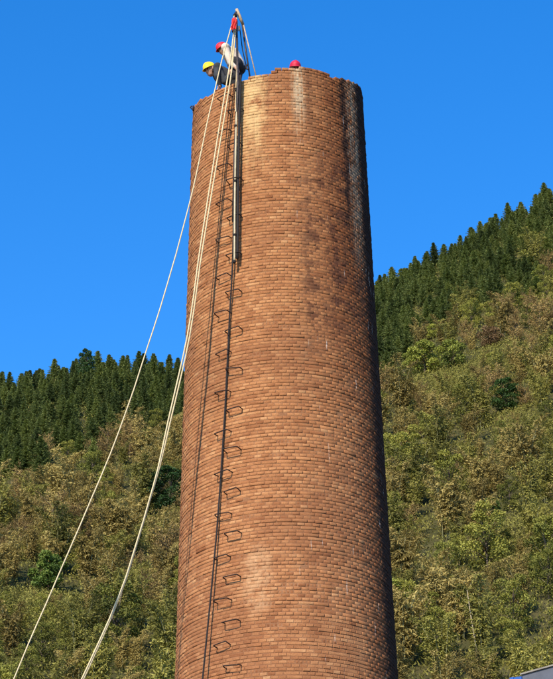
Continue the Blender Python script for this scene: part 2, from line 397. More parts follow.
for k in range(ncourse):
    z0 = ZB+k*PITCHZ; zc = z0+PITCHZ/2; R = RAD(zc); n = round(2*math.pi*R/PITCHW); st = 2*math.pi/n
    ph = (0.5*(k % 2)+0.18*rng.random())*st; i = 0
    wob = 0.003*math.sin(k*1.7)
    while i < n:
        kind = 's' if (rng.random() < 0.11 and i < n-1) else 'h'
        if rng.random() < (0.07 if k % 9 == 4 else 0.008): kind = 'n'
        sl = 2 if kind in 'sn' else 1
        th = ph+(i+sl/2)*st-math.pi; i += sl
        if z0+PITCHZ > rim(th)+0.012+0.02*rng.random(): continue
        top = rim(th)-z0 < 0.30
        near_top = rim(th)-z0 < 0.075
        if near_top and rng.random() < 0.16: continue
        spallzone = (0.2 < th < 1.05 and 16.6+1.2*th < zc < 20.4+1.2*th)
        subs = [(th, kind)] if kind != 'n' else [(th+q*0.060/R, 'n') for q in (-1.45, -0.48, 0.48, 1.45)]
        for t_, kd in subs:
            out = 0.0022*rng.standard_normal()+wob
            if kd == 'n': out -= 0.008
            rough = 0.007 if spallzone else 0.0
            out -= abs(rng.standard_normal())*rough
            out = max(out, -0.0035)
            if spallzone and rng.random() < 0.012: continue
            if rng.random() < 0.0015: continue
            tone = float(np.clip(0.50+0.085*rng.standard_normal(), 0.05, 1))
            if kd == 'n': tone = float(np.clip(tone-0.15, 0, 1))
            L = {'h': TPLH, 's': TPLS, 'n': TPLN}[kd]; ti = int(rng.integers(0, len(L)))
            rz = 0.012*rng.standard_normal(); rx = 0.006*rng.standard_normal()
            if 11.62 < zc < 12.75 and -0.62 < t_ < 0.75 and kd != 'n' and len(singles) < 300:
                singles.append((kd, ti % 6, tone, t_, zc, out, rz)); continue
            T = L[ti].copy()
            if top: T[:4, 1] = -0.235
            ca, sa = math.cos(rx), math.sin(rx)
            T = np.stack([T[:, 0]*ca-T[:, 2]*sa, T[:, 1], T[:, 0]*sa+T[:, 2]*ca], 1)
            c, s = math.cos(rz), math.sin(rz)
            T = np.stack([T[:, 0]*c-T[:, 1]*s, T[:, 0]*s+T[:, 1]*c, T[:, 2]], 1)
            rr = R+out+T[:, 1]
            ct, sn = math.cos(t_), math.sin(t_)
            P = np.stack([rr*sn+T[:, 0]*ct, -rr*ct+T[:, 0]*sn, zc+T[:, 2]], 1)
            VV.append(P); FF.append(nv); TT.append(tone); nv += 12
        # inner leaf, only where the broken rim may show it
        if top:
            for ri in (R-0.30, ):
                w = (PITCHW*sl-0.01)*ri/R
                T = brick_template(w, PITCHZ-0.01, 0.10, rng); rr = ri+0.04+T[:, 1]; ct, sn = math.cos(th), math.sin(th)
                P = np.stack([rr*sn+T[:, 0]*ct, -rr*ct+T[:, 0]*sn, zc-0.01+T[:, 2]], 1)
                VV.append(P); FF.append(nv); TT.append(0.45); nv += 12
V = np.concatenate(VV); base = np.array(FF)
faces = (base[:, None, None]+np.array(BF)[None]).reshape(-1, 4)
me = bpy.data.meshes.new('brickwork'); me.vertices.add(len(V)); me.vertices.foreach_set('co', V.astype(np.float32).ravel())
me.loops.add(faces.size); me.loops.foreach_set('vertex_index', faces.astype(np.int32).ravel())
me.polygons.add(len(faces)); me.polygons.foreach_set('loop_start', np.arange(0, faces.size, 4, dtype=np.int32))
me.update(calc_edges=True); me.validate()
set_tone(me, np.repeat(np.array(TT), len(BF)))
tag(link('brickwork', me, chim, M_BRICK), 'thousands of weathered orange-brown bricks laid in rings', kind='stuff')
for kd, ti, tone, t_, zc, out, rz in singles:
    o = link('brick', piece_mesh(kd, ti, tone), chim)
    r = RAD(zc)+out; o.location = (r*math.sin(t_), -r*math.cos(t_), zc)
    # local y (outwards) must point along (sin t, -cos t): flip through pi
    o.rotation_euler.z = t_+math.pi+rz
# core of mortar behind the brick faces, hollow
NTH = 360; zrow = list(np.arange(ZB-0.3, 22.2, 0.22))
cv, cf = [], []
ths = [2*math.pi*a/NTH-math.pi for a in range(NTH)]
tops = [min(rim(t+q) for q in (-0.09, -0.05, 0, 0.05, 0.09))-0.085 for t in ths]
rows = [[(RAD(z)-0.011, z) for z in zrow]+[None, 'in', 'inb']]
for j in range(len(zrow)+3):
    for a, t in enumerate(ths):
        if j < len(zrow): r, z = RAD(zrow[j])-0.0055, zrow[j]
        elif j == len(zrow): z = tops[a]; r = RAD(z)-0.0055
        elif j == len(zrow)+1: z = tops[a]; r = RAD(z)-0.36
        else: z = ZB-0.3; r = RAD(z)-0.38
        cv.append((r*math.sin(t), -r*math.cos(t), z))
for j in range(len(zrow)+2):
    for a in range(NTH):
        b = (a+1) % NTH; cf.append((j*NTH+a, j*NTH+b, (j+1)*NTH+b, (j+1)*NTH+a))
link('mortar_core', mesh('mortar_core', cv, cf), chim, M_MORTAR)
sh = MB(); zz = [0.0, 3.0, 6.0, 9.0, ZB-0.003]
sh.lathe([(RAD(0)+0.35, 0), (RAD(0)+0.35, 0.9), (RAD(0)+0.1, 1.2)]+[(RAD(z), z) for z in (1.3, 4, 7, 10, ZB-0.003)]+[(RAD(ZB)-0.37, ZB-0.003), (RAD(0)-0.4, 0)], n=96)
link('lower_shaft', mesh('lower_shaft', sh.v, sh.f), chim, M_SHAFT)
# climbing irons: staggered bent bars let into the wall
def rung_mesh(r):
    w, d = 0.125+r.uniform(-.012, .012), 0.125+r.uniform(-.02, .02); rad = 0.009
    a = r.uniform(-.018, .018); b = r.uniform(-.02, .02)
    pts = [(-w, -0.06, 0), (-w, 0.03, 0), (-w*0.99, d-0.02, a*.5), (-w*0.9, d, a), (0, d+0.006, (a+b)/2), (w*0.9, d, b), (w*0.99, d-0.02, b*.5), (w, 0.03, 0), (w, -0.06, 0)]
    m = MB().tube(pts, rad, 7); return mesh('climbing_iron', m.v, m.f, True)
rr_ = random.Random(3); RM = [rung_mesh(rr_) for _ in range(7)]
for m in RM: m.materials.append(M_IRON)
zr = 11.895-0.355; kk = 0
while zr < 22.4:
    right = kk % 2 == 1
    f = (zr-11.5)/11.0
    th = (-0.473-0.004*f) if right else (-0.562-0.060*f)
    th += rr_.uniform(-.008, .008)
    o = link('climbing_iron', RM[kk % 7], chim); r = RAD(zr)
    o.location = (r*math.sin(th), -r*math.cos(th), zr); o.rotation_euler = (rr_.uniform(-.12, .06), rr_.uniform(-.05, .05), th+math.pi)
    zr += 0.355; kk += 1
# iron clamp standing off the left side below the rim
m = MB(); q = cyl(-1.33, 22.56)-CHV; o_ = Vector((math.sin(-1.33), -math.cos(-1.33), 0))
m.tube([q-o_*.05, q+o_*.05, q+o_*.07+Vector((0, 0, .03)), q+o_*.05+Vector((0, 0, .06))], 0.012, 6).tube([q+o_*.02-Vector((0, 0, .03)), q+o_*.02+Vector((0, 0, .07))], 0.016, 6)
m.build('clamp', M_IRON, chim)

# ================================================================== woods
tr_ = random.Random(11)
class Crown:
    def __init__(s): s.v = []; s.f = []; s.t = []
    def leaf(s, p, d, side, L, w, tone):
        """a folded diamond leaf or spray from p along d"""
        b = len(s.v); m = p+d*(L*0.45); n = d.cross(side)*(w*0.35)
        s.v += [p, m+side*w+n, p+d*L, m-side*w+n]
        s.f.append((b, b+1, b+2, b+3)); s.t.append(tone)
    def mesh(s, name, mat):
        me = mesh(name, s.v, s.f); set_tone(me, s.t); me.materials.append(mat); return me
def rdir(r):
    while True:
        v = Vector((r.uniform(-1, 1), r.uniform(-1, 1), r.uniform(-1, 1)))
        if 0.05 < v.length < 1: return v.normalized()
def side_n(d, n, r, j=.45):
    """side vector that turns the leaf's face roughly along n"""
    m = n+rdir(r)*j; s = m.cross(d)
    return s.normalized() if s.length > 1e-3 else d.orthogonal().normalized()
def side_of(d, r):
    a = rdir(r); s = a-d*a.dot(d)
    return s.normalized() if s.length > 1e-4 else d.orthogonal().normalized()
M_BARK = simple('bark', (0.13, 0.095, 0.065), 0.95, 0, 0.35, 6)
M_CULM = simple('bamboo_culm', (0.26, 0.24, 0.11), 0.6, 0, 0.3, 5)
M_DEADWOOD = simple('bleached_wood', (0.36, 0.28, 0.17), 0.8, 0, 0.2, 4)
M_CONIFER = leaf_mat('fir_needles', [(0.0, (0.0428, 0.0604, 0.0209)), (0.5, (0.1111, 0.1486, 0.0444)), (1.0, (0.2424, 0.2729, 0.0784))], trans=0.15)
M_CONIFER2 = leaf_mat('fir_needles_light', [(0.0, (0.0599, 0.0856, 0.0234)), (0.5, (0.1497, 0.1901, 0.0471)), (1.0, (0.2851, 0.3089, 0.0849))], trans=0.15)
M_BAMBOO = leaf_mat('dry_bamboo_leaves', [(0.0, (0.1138, 0.0825, 0.0211)), (0.5, (0.2709, 0.1988, 0.0543)), (1.0, (0.4551, 0.3443, 0.1054))])
M_BAMBOOG = leaf_mat('olive_bamboo_leaves', [(0.0, (0.0842, 0.0804, 0.0163)), (0.5, (0.2157, 0.1938, 0.0386)), (1.0, (0.3893, 0.3376, 0.0741))])
M_BROWN = leaf_mat('brown_twiggy_leaves', [(0.0, (0.1292, 0.0827, 0.0276)), (0.5, (0.2768, 0.1813, 0.0585)), (1.0, (0.443, 0.3057, 0.1055))])
M_OLIVE = leaf_mat('olive_leaves', [(0.0, (0.0586, 0.065, 0.0118)), (0.5, (0.1611, 0.1624, 0.0266)), (1.0, (0.3515, 0.3251, 0.0593))])
M_YELLOW = leaf_mat('yellow_green_leaves', [(0.0, (0.0692, 0.0868, 0.0153)), (0.5, (0.2164, 0.2376, 0.0372)), (1.0, (0.4328, 0.4204, 0.0766))])
M_DARK = leaf_mat('dark_evergreen_leaves', [(0.0, (0.014, 0.030, 0.008)), (0.5, (0.038, 0.078, 0.018)), (1.0, (0.085, 0.15, 0.034))], trans=0.12, rough=0.45)
M_BRIGHT = leaf_mat('bright_green_leaves', [(0.0, (0.042, 0.0738, 0.0144)), (0.5, (0.1103, 0.1681, 0.0288)), (1.0, (0.252, 0.2952, 0.06))])
M_RUST = leaf_mat('rusty_leaves', [(0.0, (0.0765, 0.0392, 0.0189)), (0.5, (0.1594, 0.0891, 0.0378)), (1.0, (0.2295, 0.1496, 0.0662))])

def trunk_mesh(name, h, r0, limbs, mat, r):
    m = MB(); pts = [(0, 0, -0.6)]; x = y = 0
    for k in range(1, 6):
        x += r.uniform(-.04, .04)*h*0.2; y += r.uniform(-.04, .04)*h*0.2; pts.append((x, y, h*k/5))
    m.tube(pts, [r0*(1-0.17*k) for k in range(6)], 6)
    for (a, b) in limbs:
        mid = (Vector(a)+Vector(b))/2+Vector((0, 0, 0.15)); m.tube([a, mid, b], [r0*.45, r0*.3, r0*.12], 5)
    me = mesh(name, m.v, m.f, True); me.materials.append(mat); return me
def make_conifer(seed, mat, lite=False):
    r = random.Random(seed); h = r.uniform(7.0, 9.2); c = Crown(); lx, ly = r.uniform(-.03, .03), r.uniform(-.03, .03); R = h*r.uniform(0.22, 0.29); z = h*0.08
    while z < h-0.1:
        q = (h-z)/(h*0.9); rad = R*(q**0.78)*r.uniform(0.72, 1.2)+0.05; nb = (9 if q > .25 else 6)-2*lite; a0 = r.uniform(0, 7)
        for k in range(nb):
            a = a0+6.283*k/nb+r.uniform(-.3, .3); L = rad*r.uniform(0.45, 1.3)
            d = Vector((math.cos(a), math.sin(a), r.uniform(0.0, 0.25)-0.45*q)).normalized(); ns = max(3, int(L/(.34 if lite else .16)))
            bt = r.gauss(.5, .13)
            for i in range(ns):
                f = (i+0.6)/ns; p = Vector((lx*z, ly*z, z))+d*(L*f)+Vector((0, 0, 0.12*f*f*L))
                for sg in (-1, 0, 1):
                    dd = (d+Vector((-d.y, d.x, 0))*sg*0.95+Vector((0, 0, r.uniform(-.1, .45)))).normalized()
                    c.leaf(p, dd, side_n(dd, Vector((d.x, d.y, .75)), r, .55), r.uniform(.24, .44)*(1.15-.4*f)*(1.35 if lite else 1), r.uniform(.06, .10)*(1.5 if lite else 1), bt+r.gauss(0, .16)+.18*(f-.5))
        z += h*(.042 if lite else .030)*(0.6+q*0.6)
    for k in range(7):
        dd = (Vector((r.gauss(0, .25), r.gauss(0, .25), 1))).normalized(); c.leaf(Vector((lx*h, ly*h, h-0.35+0.05*k)), dd, side_of(dd, r), .22, .035, .5)
    return c.mesh('crown', mat), trunk_mesh('trunk', h*0.97, h*0.011, [], M_BARK, r)
def make_bamboo(seed, mat, nc=8, H=8.5):
    r = random.Random(seed); c = Crown(); m = MB()
    for k in range(nc):
        a = 6.283*k/nc+r.uniform(-.5, .5); out = Vector((math.cos(a), math.sin(a), 0)); h = H*r.uniform(0.62, 1.05); lean = r.uniform(.10, .30)*h
        b0 = out*r.uniform(.05, .55)
        def P(t): return b0+out*(lean*t**2.3)+Vector((0, 0, h*(t-0.20*t**4)))
        pts = [P(t) for t in (0, .2, .4, .6, .75, .88, 1)]; pts[0].z = -0.5
        m.tube(pts, [.045, .043, .038, .03, .022, .014, .006], 5)
        bt = r.gauss(.5, .12); t = 0.13
        while t < 1.0:
            p = P(t); w = (1.15*math.sin(min(1, (t-.05)/.5)*1.57)*(1.12-t*.85))+.12
            for j in range(4):
                b = r.uniform(0, 6.283); d = Vector((math.cos(b), math.sin(b), r.uniform(.15, .75))).normalized(); L = w*r.uniform(.55, 1.25)
                nl = 3+int(L*6); tt = bt+r.gauss(0, .10)
                for i in range(nl):
                    f = (i+.5)/nl; q = p+d*(L*f)+Vector((0, 0, -0.5*L*f*f))
                    dd = (d*0.6+rdir(r)*.6+Vector((0, 0, -.45))).normalized()
                    c.leaf(q, dd, side_n(dd, (q-p)*1.2+out*.5+Vector((0, 0, .45)), r, .5), r.uniform(.22, .44), r.uniform(.036, .066), tt+r.gauss(0, .15))
            t += r.uniform(.028, .046)
    me = mesh('culms', m.v, m.f, True); me.materials.append(M_CULM)
    return c.mesh('crown', mat), me
def make_broad(seed, mat, H=7.0, Wd=2.6, lobes=15, per=210, ls=0.20, dense=1.35, low=0.13):
    r = random.Random(seed); c = Crown(); limbs = []
    for k in range(lobes):
        f = (k+.5)/lobes; zz = H*(low+(1-low)*f*0.93); rad = Wd*math.sqrt(max(.05, 1-((f-.42)/.62)**2))
        a = k*2.4+r.uniform(-.5, .5); rr = rad*r.uniform(.35, .85); ctr = Vector((rr*math.cos(a), rr*math.sin(a), zz))
        lr = Wd*r.uniform(.30, .52)*(1-.3*f); limbs.append(((0, 0, H*(low*.7+.45*f)), tuple(ctr))); bt = r.gauss(.5, .13)
        for i in range(int(per*dense)):
            d = rdir(r)
            if d.z < -0.35 and r.random() < .6: d.z = -d.z
            p = ctr+Vector((d.x, d.y, d.z*.72))*lr*(r.uniform(.45, 1.05)**.6)
            dd = (rdir(r)+d*.5+Vector((0, 0, -.15))).normalized()
            c.leaf(p, dd, side_n(dd, d+Vector((0, 0, .25)), r, .55), ls*r.uniform(.7, 1.4), ls*r.uniform(.28, .5), bt+r.gauss(0, .16)+.14*d.z)
    return c.mesh('crown', mat), trunk_mesh('trunk', H*.72, .12, limbs, M_BARK, r)
def make_twiggy(seed, mat, H=6.5, nl=9):
    """thin autumn tree: many fine upswept twigs and small leaves"""
    r = random.Random(seed); c = Crown(); m = MB(); m.tube([(0, 0, -.6), (r.uniform(-.1, .1), 0, H*.35), (r.uniform(-.2, .2), .1, H*.7)], [.09, .07, .03], 6)
    for k in range(56):
        z = H*r.uniform(.04, .70); a = r.uniform(0, 6.283); L = H*r.uniform(.22, .40)
        d = Vector((math.cos(a), math.sin(a), r.uniform(.45, 1.3))).normalized(); p0 = Vector((0, 0, z)); p1 = p0+d*L*.5+Vector((0, 0, .05)); p2 = p0+d*L
        m.tube([p0, p1, p2], [.026, .018, .006], 4, False); bt = r.gauss(.5, .13)
        for i in range(52):
            f = r.uniform(.25, 1.08); q = p0+d*(L*f)+rdir(r)*(.38*r.random()**.6*(1.2-.4*f))
            dd = (rdir(r)+d*.7).normalized(); c.leaf(q, dd, side_n(dd, Vector((d.x, d.y, .5)), r, .6), r.uniform(.16, .34), r.uniform(.034, .066), bt+r.gauss(0, .17))
    me = mesh('trunk', m.v, m.f, True); me.materials.append(M_BARK)
    return c.mesh('crown', mat), me

def proto(name, pair, second='trunk'):
    return dict(name=name, crown=pair[0], trunk=pair[1], second=second)
KIND = {
    'fir': [proto('fir_tree', make_conifer(s, M_CONIFER if s % 3 else M_CONIFER2)) for s in range(1, 7)],
    'bam': [proto('bamboo_clump', make_bamboo(s, M_BAMBOO, nc=7+s % 3), 'culms') for s in range(11, 16)],
    'bamg': [proto('bamboo_clump', make_bamboo(s, M_BAMBOOG, nc=7+s % 3), 'culms') for s in range(21, 25)],
    'twig': [proto('autumn_tree', make_twiggy(s, M_BROWN)) for s in range(31, 35)],
    'olive': [proto('broadleaf_tree', make_broad(s, M_OLIVE)) for s in range(41, 45)],
    'yel': [proto('broadleaf_tree', make_broad(s, M_YELLOW, H=5.5, Wd=2.4, ls=.26)) for s in range(51, 53)],
    'dark': [proto('evergreen_tree', make_broad(s, M_DARK, H=9.0, Wd=2.7, lobes=22, per=230, ls=.25, low=.15)) for s in range(61, 63)],
    'bright': [proto('broadleaf_tree', make_broad(s, M_BRIGHT, H=4.8, Wd=1.9, ls=.24)) for s in range(71, 73)],
    'rust': [proto('rusty_shrub', make_broad(81, M_RUST, H=3.6, Wd=2.2, ls=.20, low=.1))],
}
LABEL = {
    'fir': ('dark green narrow fir tree in the dense belt below the ridge', 'fir', 'fir trees below the ridge'),
    'bam': ('feathery straw-brown bamboo clump on the hillside', 'bamboo', 'straw-brown bamboo clumps on the hillside'),
    'bamg': ('feathery olive-green bamboo clump on the hillside', 'bamboo', 'olive bamboo clumps on the hillside'),
    'twig': ('thin brown twiggy autumn tree on the hillside', 'tree', 'brown twiggy trees on the hillside'),
    'olive': ('rounded olive-green leafy tree on the hillside', 'tree', 'olive leafy trees on the hillside'),
    'yel': ('low yellow-green leafy tree on the hillside', 'tree', 'yellow-green trees on the hillside'),
    'bright': ('small bright green bushy tree on the hillside', 'tree', 'bright green bushy trees on the hillside'),
}
COUNT = {}
def plant(kind, x, y, sc, label=None, cat=None, group=None, name=None, sz=1.0):
    P = KIND[kind][tr_.randrange(len(KIND[kind]))]
    root = empty(name or P['name'], (x, y, ground_z(x, y)), tr_.uniform(0, 6.283)); root.scale = (sc, sc, sc*sz)
    link('crown', P['crown'], root); link(P['second'], P['trunk'], root)
    if label: tag(root, label, cat, group)
    else: tag(root, *LABEL[kind])
    COUNT[kind] = COUNT.get(kind, 0)+1
    return root
def slope_at(px, py):                # where the line of sight meets the hillside
    d = ray(px, py)
    for t in np.arange(120, 640, 0.5):
        P = CAM+d*t
        if P[2] < ground_z(P[0], P[1]): return float(P[0]), float(P[1])
    return None
FIRB_X = [-40, 0, 50, 100, 150, 190, 300, 375, 410, 440, 470, 500, 560, 620]
FIRB_Y = [480, 470, 460, 432, 412, 406, 384, 366, 338, 312, 296, 280, 256, 236]
zone_n = lambda px, py, s, o: mnoise.noise(Vector((px/s, py/s, o)))
# particular trees first: (kind, px of base, py of base, scale, label, category)
TAKEN = []
def special(kind, px, py, sc, label, cat, name=None, sz=1.0):
    q = slope_at(px, py); plant(kind, q[0], q[1], sc, label, cat, None, name, sz); TAKEN.append((q[0], q[1], 2.0*sc))
special('dark', 506, 414, 0.98, 'round dark evergreen tree alone among brown bamboo on the slope', 'tree', None, .68)
special('dark', 170, 516, 1.12, 'tall dark evergreen tree close beside the chimney and the rope', 'tree', None, .85)
special('bright', 48, 596, 1.25, 'bright green tree with dark gaps amid brown bamboo near the thin rope', 'tree')
special('bright', 493, 528, 0.85, 'bright green leafy bush in the middle of the brown slope', 'bush')
special('yel', 425, 376, 1.3, 'yellow-green spreading tree below the fir belt beside the chimney', 'tree')
special('yel', 452, 372, 1.15, 'yellow-green spreading tree next to the rusty shrub', 'tree')
special('rust', 491, 348, 1.1, 'rusty red-brown shrub below the fir belt', 'shrub')
special('dark', 50, 526, 0.40, 'small dark evergreen bush in brown bamboo', 'bush')
d_ = ray(86, 380); qy = 418.0; qx = qy*d_[0]/d_[1]; plant('dark', qx, qy, 0.9, 'broad rounded tree rising above the firs on the skyline', 'tree')
# the bare leaning pole
q = slope_at(480, 676); b0 = Vector((q[0], q[1], ground_z(*q)-0.3)); b1 = at_y(467, 590, q[1]+0.3)
m = MB(); m.tube([b0, b0.lerp(b1, .35)+Vector((.05, 0, 0)), b0.lerp(b1, .7), b1], [.08, .07, .055, .03], 7)
o = m.build('dead_trunk', M_DEADWOOD)
tag(o, 'bleached bare leaning tree trunk at the foot of the slope', 'tree trunk')
# the rest of the wood, row by row up the slope
def headroom(X, Y):
    """how tall a tree here may grow without hiding one of the particular trees behind it"""
    h = 99.0
    for a, b, c_ in TAKEN:
        if abs(X-a) < 1.5*c_ and -c_ < b-Y < 32: h = min(h, max(1.6, 0.30*(b-Y)+0.6) if b-Y > c_ else 0.0)
    return h
def rows(y0, y1, spx, spy, jit, want):
    y = y0; rowi = 0
    while y < y1:
        x = -0.205*y-6+(rowi % 2)*spx*.5
        while x < 0.205*y+8:
            X = x+tr_.uniform(-jit, jit); Y = y+tr_.uniform(-jit, jit)*1.6; x += spx
            if Y > ridge_y(X)+5: continue
            Z = ground_z(X, Y); px, py, w = project((X, Y, Z)); hidden = 206 < px < 368
            if py > 745 or px < -30 or px > 585: continue
            if hidden and tr_.random() < (.5 if want else .6): continue
            fb = np.interp(px, FIRB_X, FIRB_Y)+34*zone_n(px, py, 40, 3.0)+tr_.uniform(-9, 9)
            if (py-20 < fb) != want: continue
            hr = headroom(X, Y)
            if hr < 1.3: continue
            yield X, Y, px, py, fb, hr/9.0
        y += spy; rowi += 1
FIRS = [(X, Y, px, py, min(cap, tr_.uniform(.62, 1.0)), tr_.uniform(.60, .84)) for X, Y, px, py, fb, cap in rows(250, 475, 2.5, 4.9, 1.2, True)]
seen = sorted([f for f in FIRS if -8 < f[2] < 204 or 370 < f[2] < 561], key=lambda f: -f[4]*f[5]/f[1])
for X, Y, px, py, sc, sz in seen[:285]: plant('fir', X, Y, sc, sz=sz)
# the remaining firs stand as one wood
rest = seen[285:]+[f for f in FIRS if not (-8 < f[2] < 204 or 370 < f[2] < 561)]
LITE = [make_conifer(90+k, M_CONIFER, True)[0] for k in range(3)]
lv = []
for me_ in LITE:
    a_ = np.zeros(len(me_.vertices)*3); me_.vertices.foreach_get('co', a_); t_ = np.zeros(len(me_.polygons)); me_.attributes['tone'].data.foreach_get('value', t_); lv.append((a_.reshape(-1, 3), t_))
wv, wt = [], []
for k, (X, Y, px, py, sc, sz) in enumerate(rest):
    a_, t_ = lv[k % 3]; w = tr_.uniform(0, 6.283); cw, sw = math.cos(w), math.sin(w)
    wv.append(np.stack([(a_[:, 0]*cw-a_[:, 1]*sw)*sc+X, (a_[:, 0]*sw+a_[:, 1]*cw)*sc+Y, a_[:, 2]*sc*sz+ground_z(X, Y)], 1)); wt.append(t_+tr_.gauss(0, .12))
wv = np.concatenate(wv); wt = np.concatenate(wt); nq = len(wv)//4
me = bpy.data.meshes.new('fir_wood'); me.vertices.add(len(wv)); me.vertices.foreach_set('co', wv.astype(np.float32).ravel())
me.loops.add(nq*4); me.loops.foreach_set('vertex_index', np.arange(nq*4, dtype=np.int32)); me.polygons.add(nq); me.polygons.foreach_set('loop_start', np.arange(0, nq*4, 4, dtype=np.int32))
me.update(calc_edges=True); set_tone(me, wt)
tag(link('fir_wood', me, None, M_CONIFER), 'dark green mass of smaller firs filling the wood below the ridge', 'wood', kind='stuff')
print('FIRS', len(FIRS), len(seen), len(rest), nq)
for X, Y, px, py, fb, cap in rows(166, 440, 4.0, 6.6, 1.5, False):
    left = px < 285
    n1 = zone_n(px, py, 60, 9.0); n2 = zone_n(px, py, 38, 21.0); u = tr_.random()
    if left:
        if py < fb+40 and u < .5: k = 'bright' if u < .18 else ('olive' if u < .32 else 'fir')
        elif py > 620: k = 'olive' if u < .25+n1*.4 else ('bamg' if u < .7 else 'bam')
        else: k = 'bam' if u < .50+n1*.5 else ('twig' if u < .76 else ('bamg' if u < .94 else 'olive'))
    else:
        if py < 330 and u < .6: k = 'twig' if u < .35 else 'olive'
        elif py < 420: k = 'bam' if u < .42+n1*.4 else ('twig' if u < .68 else ('bamg' if u < .86 else ('olive' if u < .95 else 'yel')))
        elif py < 540: k = 'bam' if u < .42+n1*.5 else ('bamg' if u < .80 else ('olive' if u < .92 else 'twig'))
        else: k = 'olive' if u < .30+n2*.4 else ('bamg' if u < .64 else ('yel' if u < .74 else 'bam'))
    sc = tr_.uniform(.62, 1.1) if tr_.random() < .8 else tr_.uniform(1.2, 1.5)
    if k == 'fir': sc *= .62
    if k in ('olive', 'yel', 'bright'): sc *= .92
    plant(k, X, Y, min(sc, cap))
print('TREES', COUNT)
# undergrowth: uncountable small leaves close to the soil
c = Crown(); ur = random.Random(5)
for i in range(24000):
    Y = 165+(ur.random()**.8)*290; X = ur.uniform(-.15, .155)*Y; Z = ground_z(X, Y)
    bt = ur.gauss(.5, .2)
    for j in range(8):
        d = rdir(ur); d.z = abs(d.z)+.25; d.normalize()
        c.leaf(Vector((X+ur.gauss(0, .5), Y+ur.gauss(0, .5), Z+ur.uniform(-.1, .9))), d, side_of(d, ur), ur.uniform(.3, .65), ur.uniform(.05, .12), bt-.2+ur.gauss(0, .15))
for a, b, c_ in TAKEN:                # low brush in front of the particular trees
    for i in range(1000):
        X = a+ur.uniform(-1.9, 1.9)*c_; Y = b-(ur.random()**.8)*26+1.5; Z = ground_z(X, Y); hm = max(.8, min(2.4, .30*(b-Y)+.5)); bt = ur.gauss(.5, .15); zz = Z+hm*ur.random()**.7
        for j in range(8):
            d = rdir(ur); d.z = abs(d.z)*.6+.1; d.normalize(); n_ = Vector((ur.gauss(0, .4), -.5, .8))
            c.leaf(Vector((X+ur.gauss(0, .35), Y+ur.gauss(0, .35), zz+ur.uniform(-.2, .2))), d, side_n(d, n_, ur, .6), ur.uniform(.2, .4), ur.uniform(.04, .08), bt+ur.gauss(0, .15))
me = c.mesh('undergrowth', M_BAMBOOG)
tag(link('undergrowth', me), 'low olive-brown undergrowth covering the hillside soil', 'undergrowth', kind='stuff')

# ================================================================== hoisting rig and ropes
def arc(pts, n=60, quad=False):
    """smooth curve through points (Catmull-Rom)"""
    pts = [Vector(p) for p in pts]; q = [pts[0]*2-pts[1]]+pts+[pts[-1]*2-pts[-2]]; out = []
    seg = max(2, n//(len(pts)-1))
    for i in range(1, len(q)-2):
        for k in range(seg):
            t = k/seg; a, b, c_, d = q[i-1], q[i], q[i+1], q[i+2]
            out.append(0.5*((2*b)+(c_-a)*t+(2*a-5*b+4*c_-d)*t*t+(3*b-a-3*c_+d)*t**3))
    out.append(pts[-1]); return out
YM = CD-1.50                                                  # the mast stands against the outer face
mast_top = at_y(236.2, 12, YM+0.12); mast_foot = cyl(-0.475, 19.6, 0.10)
rig = empty('gin_pole', mast_foot)
def rel(o, ps): return [Vector(p)-o for p in ps]
RB = mast_foot.copy()
MB().tube(rel(RB, [mast_foot, cyl(-0.465, 21.0, .09), at_y(238, 84, YM-.02), mast_top]), [.024, .024, .022, .019], 10).build('mast', M_STEEL, rig)
apex = at_y(236.5, 9, YM+.15); knee = at_y(243, 24.5, YM+.22)
MB().tube(rel(RB, [apex, apex.lerp(knee, .5), knee]), [.026, .03, .026], 8).build('head_spar', M_TIMBER, rig)
f1 = cyl(-0.30, 22.50, -0.18); f1.z = 22.50
f2 = cyl(-0.20, 22.52, -0.2); f2.z = 22.55
f1 = at_y(250.6, 79, f1.y); f2 = at_y(257.2, 78, f2.y)
MB().tube(rel(RB, [at_y(242, 22, YM+.22), at_y(245.8, 50, (YM+.22+f1.y)/2), f1-Vector((0, 0, .06))]), [.016, .016, .014], 8).build('stay', M_STEEL, rig)
MB().tube(rel(RB, [at_y(243.5, 25, YM+.22), f2-Vector((0, 0, .06))]), [.011, .010], 8).build('stay', M_TIMBER, rig)
MB().tube(rel(RB, [at_y(239.5, 26, YM+.2), at_y(242.5, 50, YM+.2), at_y(246.5, 67, YM+.2)]), [.009, .009, .009], 6).build('wire_stay', M_BLACK, rig)
hk = at_y(246.8, 67, YM+.2)-RB
MB().tube([hk+Vector((0, 0, .05)), hk+Vector((-.012, 0, 0)), hk+Vector((0, 0, -.045)), hk+Vector((.03, 0, -.05)), hk+Vector((.038, 0, -.015))], .014, 7).build('hook', M_IRON, rig)
def block(px, py, y, size):
    c0 = at_y(px, py, y)-RB; Rm = Matrix.Rotation(math.pi/2, 3, 'X') @ Matrix.Rotation(0.5, 3, 'Y'); w = size*.4
    m = MB().lathe([(0.001, -w), (size, -w), (size, -w*.55), (size*.72, -w*.2), (size*.72, w*.2), (size, w*.55), (size, w), (0.001, w)], c0, 18, Rm)
    m.box(c0+Vector((0, 0, size*.75)), (size*.55, w*2.6, size*1.5))
    return m.build('pulley_block', M_BLACK, rig)
block(235.0, 15.5, YM+.06, .036); block(233.6, 31.5, YM+.05, .030); block(235.8, 21, YM+.10, .028)
